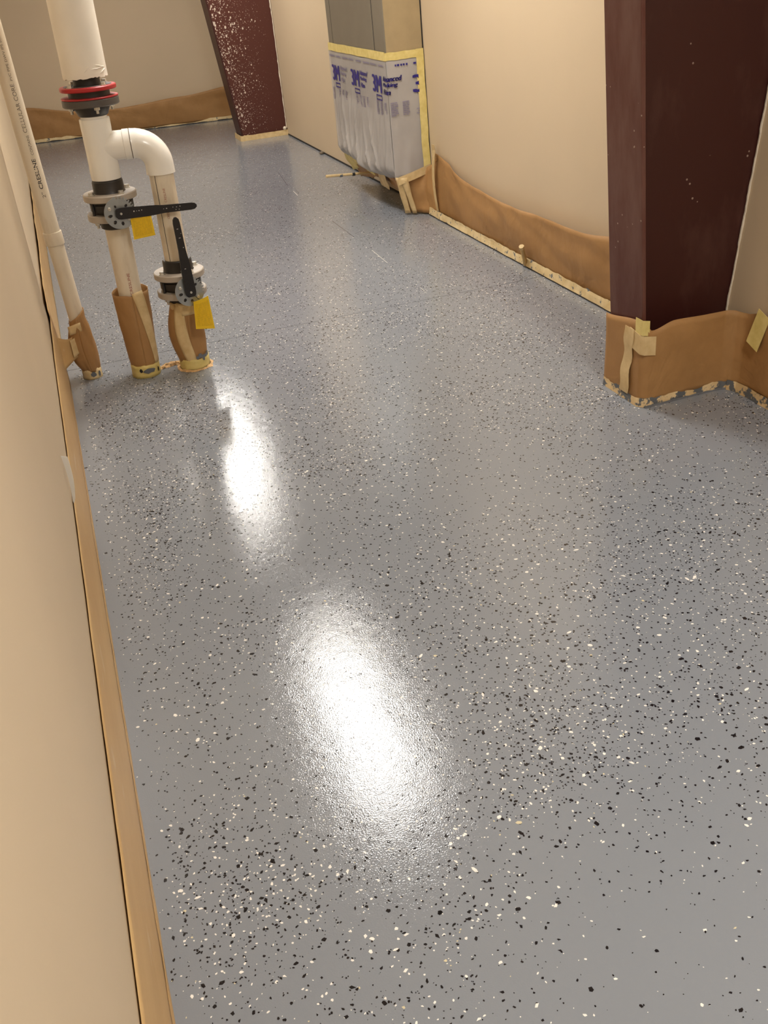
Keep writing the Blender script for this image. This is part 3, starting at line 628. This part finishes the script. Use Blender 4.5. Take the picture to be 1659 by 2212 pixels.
def valve(c, zb):                                   # zb: underside of the lower flange
    zl, zu = zb+.025, zb+.071
    f1 = flange('lower_flange', zb, zl, .095, 'greyfl', c, bz=zl-.02, bolts=0); under_bolts(f1, zb, .095, c, 30)
    flange('upper_flange', zu, zu+.024, .0965, 'greyfl', c, brot=28)
    obj('hub_collar', lathe([(.060, zu+.022), (.0565, zu+.030), (.0555, zu+.064), (.052, zu+.068), (RP, zu+.068)], 40, c, False), 'blackp', ma, True, True)
    obj('hub_collar', lathe([(.048, zb-.034), (.055, zb-.030), (.058, zb), (.058, zb+.004)], 40, c), 'blackp', ma, True, True)
    bdy = obj('valve_body', join(cyl(.070, zl, zu, 40, c), cyl(.079, zl+.010, zu-.012, 40, c)), 'blackp', ma, True, True)
    # two through-bolts visible between the flanges
    for k in (30, 120, 210, 300):
        obj('stud', cyl(.0055, zl-.004, zu+.004, 10, (c[0]+.082*math.cos(R(k)), c[1]+.082*math.sin(R(k)))), 'blackp', bdy, local=True)
    nrm = Vector((.14, -.990, 0)).normalized(); ex = Vector((-nrm.y, nrm.x, 0)); zc = (zl+zu)/2
    ctr = Vector((c[0], c[1], zc-.011))
    obj('stem_neck', sweep([ctr+nrm*.05, ctr+nrm*.100], [.030, .026], 20), 'blackp', bdy, True, True)
    obj('stem_flange', sweep([ctr+nrm*.098, ctr+nrm*.110], .040, 24), 'blackp', bdy, True, True)
    return bdy, ctr, nrm, ex
def notch_plate(bdy, ctr, nrm, ex):
    out = []; r0 = .0565; nt = 10
    a = -18
    for k in range(nt):                             # toothed quarter
        a0 = -14+k*11.0
        for da, rr in ((0, r0), (5.2, r0), (5.6, r0-.0075), (10.4, r0-.0075)): out.append((a0+da, rr))
    for a0 in range(98, 345, 7): out.append((a0, r0+.002 if a0 < 112 else r0))
    lp = [(r_*math.cos(R(a0)), r_*math.sin(R(a0))) for a0, r_ in out]
    loops = [lp]
    for a0, rr, w_, h_ in ((190, .037, .0055, .010), (232, .038, .006, .008), (275, .038, .0055, .008), (118, .027, .004, .006), (40, .034, .005, .007)):
        cx, cy = rr*math.cos(R(a0)), rr*math.sin(R(a0)); ca, sa = math.cos(R(a0)), math.sin(R(a0))
        loops.append([(cx+ca*h_*math.cos(q)*.9-sa*w_*math.sin(q), cy+sa*h_*math.cos(q)*.9+ca*w_*math.sin(q)) for q in [2*math.pi*i/12 for i in range(12)]])
    vf = outline(loops, .0014)
    p0 = ctr+nrm*.113
    pl_ = obj('notch_plate', place(vf, p0, ex, (0, 0, 1), nrm), 'zinc', bdy, local=True)
    scr = []
    for a0, rr in ((152, .040), (318, .037)):
        q = p0+ex*rr*math.cos(R(a0))+Vector((0, 0, rr*math.sin(R(a0))))
        scr.append(place(hexbolt(.0066, .006), q+nrm*.0014, ex, (0, 0, 1), nrm))
    for q in scr: obj('plate_bolt', q, 'bolt', bdy, local=True)
    return p0
def lever(bdy, p0, nrm, ex, ang, marks):
    d = ex*math.cos(R(ang))+Vector((0, 0, math.sin(R(ang)))); s_ = nrm.cross(d); Lv = .265
    prof = [(-.018, 0.012), (-.012, .0185), (.0, .0205), (.105, .0185), (.158, .0138), (.26, .0128), (.273, .0108), (.281, .004)]
    lp = [(x, y) for x, y in prof]+[(x, -y) for x, y in reversed(prof)]
    vf = outline([lp], .0032); q0 = p0+nrm*.014
    o = obj('lever', place(vf, q0, d, s_, nrm), 'lever', bdy, local=True)
    parts = [place(cyl(.0042, 0, .004, 12), q0+nrm*.003, d, s_, nrm)]
    obj('pivot_bolt', parts[0], 'bolt', bdy, local=True)
    pr_ = [place(bar(w_, h_), q0+nrm*.0036+d*x+s_*y, d, s_, nrm) for x, y, w_, h_ in marks]
    obj('lever_print', join(*pr_), 'white', bdy, local=True, kind='stuff')
    # second blade under the main one carrying the latch
    vf2 = outline([[(-.014, .015), (.085, .020), (.085, -.006), (-.014, -.015)]], .0012)
    obj('latch_blade', place(vf2, q0-nrm*.006, d, s_, nrm), 'zinc', bdy, local=True)
M1 = [(.045, .002, .004, .004), (.056, .003, .002, .002), (.064, .003, .003, .003), (.074, .004, .003, .003), (.155, .0, .002, .002), (.165, .0, .004, .003), (.190, .002, .002, .003), (.203, .002, .003, .002), (.216, .003, .003, .003), (.20, -.007, .003, .002), (.212, -.007, .003, .002)]
M2 = [(.238, -.002, .002, .006), (.205, -.004, .002, .007), (.168, -.008, .003, .003), (.22, -.009, .002, .002), (.09, .0, .002, .006)]
b1, c1, n1, e1 = valve((0, 0), .618); p1 = notch_plate(b1, c1, n1, e1); lever(b1, p1, n1, e1, -3.5, M1)
b2, c2, n2, e2 = valve((DX, DY), .302); p2 = notch_plate(b2, c2, n2, e2); lever(b2, p2, n2, e2, 92, M2)
# flanged union below the insulation
f = flange('union_flange', 1.008, 1.033, .0985, 'darkfl', brot=20, bolts=0); under_bolts(f, 1.008, .092, brot=10, bolts=4)
obj('red_gasket', tube(1.0332, 1.0385, .0985, .05, 48, (0, 0), .001), 'red', ma, True, True)
f = flange('red_flange_ring', 1.058, 1.073, .0975, 'red', brot=38, ri=.045)
obj('ring_face', tube(1.071, 1.0745, .083, .045, 40, (0, 0), .001), 'darkfl', f, True, True)
obj('union_core', cyl(.072, 1.036, 1.060, 40), 'blackp', ma, True, True)
obj('hub_collar', lathe([(.0475, .974), (.052, .977), (.062, 1.0), (.064, 1.009)], 40), 'blackp', ma, True, True)
obj('hub_collar', cyl(.0462, 1.072, 1.115, 40), 'blackp', ma, True, True)

# valve tags ------------------------------------
def tagcard(lab, corners, tie, curl):
    a, b, c, d = map(Vector, corners)               # top-left, top-right, bottom-right, bottom-left
    t = thing('valve_tag', lab, 'tag', tuple(a.lerp(b, .5)), 'yellow tags on the valves')
    def fn_(u, v): p = d.lerp(c, u).lerp(a.lerp(b, u), v); return p+Vector((0, -curl*math.sin(u*2.6+.3)*v, 0))
    solid(obj('card', grid(fn_, 8, 8), 'tagedge', t), .0008)
    solid(obj('printed_panel', grid(lambda u, v: fn_(.08+.84*u, .10+.78*v)+Vector((0, -.0012, 0)), 8, 8), 'tag', t), .0004)
    obj('tie', sweep([a.lerp(b, .5)+Vector((0, 0, -.01)), a.lerp(b, .3)+Vector((-.004, .004, .012)), Vector(tie)], .0012, 6), 'ink', t, local=False)
tagcard('yellow tag hanging under the sideways valve lever', ((.226, 3.708, .636), (.301, 3.712, .640), (.303, 3.715, .556), (.224, 3.715, .552)), (.215, 3.70, .67), .006)
tagcard('yellow tag hanging below the upright valve lever', ((.388, 3.672, .298), (.447, 3.672, .311), (.450, 3.668, .180), (.378, 3.668, .192)), (.395, 3.68, .335), .010)

# paper sleeves ---------------------------------
def sleeve(lab, c, lean, z0, z1, prof, amp, seed, topfn=None):
    t = thing('paper_sleeve', lab, 'paper sleeve', (c[0], c[1], 0), 'paper sleeves round the pipe feet')
    def fn_(u, v):
        a = 2*math.pi*u-math.pi/2; zt = z1+(topfn(a) if topfn else 0); z = z0+(zt-z0)*v
        rx, ry, ox = prof(v); k = 1+amp*(nz(math.cos(a)*1.6+seed, math.sin(a)*1.6, z*11)+.5*nz(math.cos(a)*4, math.sin(a)*4+seed, z*26))
        return Vector((c[0]+lean*z+ox+rx*k*math.cos(a), c[1]+ry*k*math.sin(a), z))
    solid(obj('sheet', grid(fn_, 56, 26), 'paper', t, smooth='all'), .0012); return t, fn_
def ring(t, c, lean, h, r_, mat, seed, rag=.006, dz=0):
    def fn_(u, v):
        a = 2*math.pi*u; zz = dz+(h+rag*nz(math.cos(a)*3, math.sin(a)*3, seed))*v
        k = 1+.05*nz(math.cos(a)*2, math.sin(a)*2, seed+3)+.10*(1-v)*max(0, nz(math.cos(a)*5, math.sin(a)*5, seed+8))
        return Vector((c[0]+lean*zz+r_*k*math.cos(a), c[1]+r_*k*math.sin(a), zz))
    return solid(obj('tape_ring', grid(fn_, 48, 4), mat, t, smooth='all'), .0015)
def band(t, fn_, u0, u1, v0, v1, wd, mat='tape', name='tape_strip', off=.0025, n_=20):
    def g(u, v):
        vv = v0+(v1-v0)*v; uu = u0+(u1-u0)*v+wd*(u-.5)
        p = fn_(uu, vv); q = fn_(uu, vv); cen = sum((fn_(k/8, vv) for k in range(8)), Vector())/8; d = (p-cen); d.z = 0
        return p+d.normalized()*off
    return solid(obj(name, grid(g, 4, n_), mat, t, smooth='all'), .0012)
def daub(t, c, a, r_, z, sx, sz, mat='epoxy'):
    nrm = Vector((math.cos(a), math.sin(a), 0)); ex = Vector((-math.sin(a), math.cos(a), 0))
    def g(u, v):
        q = 2*math.pi*u; k = v*(1+.3*nz(math.cos(q)*2, math.sin(q)*2, z*50+a)); x = sx*k*math.cos(q); h = sz*k*math.sin(q)
        aa = a+x/r_; return Vector((c[0]+math.cos(aa)*(r_+.0035), c[1]+math.sin(aa)*(r_+.0035), z+h))
    obj('paint_daub', grid(g, 14, 2), mat, t, smooth='all')
# main riser sleeve
C1 = (.167, 3.821)
t, fs = sleeve('brown paper sleeve flared open around the foot of the middle pipe', C1, .018, .035, .335, lambda v: (.052+.017*v**.7, .052+.004*v, 0), .03, 1, lambda a: .012*math.cos(a*2)*-1-.012*max(0, -math.sin(a))*1.2+.02*abs(math.cos(a)))
ring(t, C1, .018, .052, .0555, 'ytape', 2)
band(t, fs, .05, .17, 1.03, .05, .10)
daub(t, C1, R(-80), .0560, .030, .024, .010); daub(t, C1, R(-112), .0560, .034, .006, .008, 'dark'); daub(t, C1, R(-38), .0560, .024, .004, .010, 'dark')
# drop sleeve
C2 = (.362, 3.799)
t, fs = sleeve('brown paper sleeve bound with vertical tape under the lower valve', C2, .018, .02, .272, lambda v: (.054+.016*max(0, math.sin(v*math.pi))**1.2, .055, -.010*math.sin(v*math.pi)), .035, 5)
ring(t, C2, .018, .045, .059, 'ytape', 6)
ring(t, C2, .018, .05, .058, 'tape', 9, dz=.228)
band(t, fs, -.09, -.03, 1.0, -.02, .11)
for k in range(5): daub(t, C2, R(-82+12*k), .0585, .052+.006*math.sin(k*2.1), .006+.002*(k % 2), .007+.003*(k % 3))
# thin sleeve
C3 = (-.039, 3.911)
t, fs = sleeve('crumpled brown paper sleeve around the foot of the thin lettered pipe', C3, -.026, .03, .262, lambda v: (.034+.020*max(0, math.sin(min(1, v*1.15)*math.pi))**.9, .036+.012*math.sin(v*math.pi), -.010*math.sin(v*math.pi)), .13, 8, lambda a: .022*math.cos(a))
ring(t, C3, -.026, .040, .0375, 'ptape', 12)
daub(t, C3, R(-85), .0385, .022, .010, .010, 'epoxy'); daub(t, C3, R(-50), .0385, .02, .005, .012, 'epoxy')
# crust of peeled tape between the two larger feet
def crust(u, v):
    x = .222+.090*u; y = 3.86-.030*v+.02*u; e = math.sin(math.pi*u)*math.sin(math.pi*v)
    return Vector((x+.006*nz(v*9, u*9), y+.010*nz(u*8, v*8, 2), .001+max(0, e)**.5*(.010+.012*abs(nz(u*11, v*7, 4)))))
o = obj('peeled_tape_crust', grid(crust, 24, 10), 'debris', smooth='all'); tag(o, 'crumbly peeled tape crust on the floor between the two wider pipe feet', 'debris')
def crust2(u, v):
    a = 2*math.pi*u; r_ = .062+.018*v*(.6+.6*nz(math.cos(a)*3, math.sin(a)*3, 6)); 
    return Vector((C2[0]+r_*math.cos(a), C2[1]+r_*math.sin(a), .001+.014*(1-v)*abs(nz(a*3, v*3, 3))+.002*(1-v)))
o = obj('peeled_tape_fringe', grid(crust2, 60, 4), 'debris', smooth='all'); tag(o, 'torn tape fringe on the floor around the right wrapped pipe foot', 'debris')
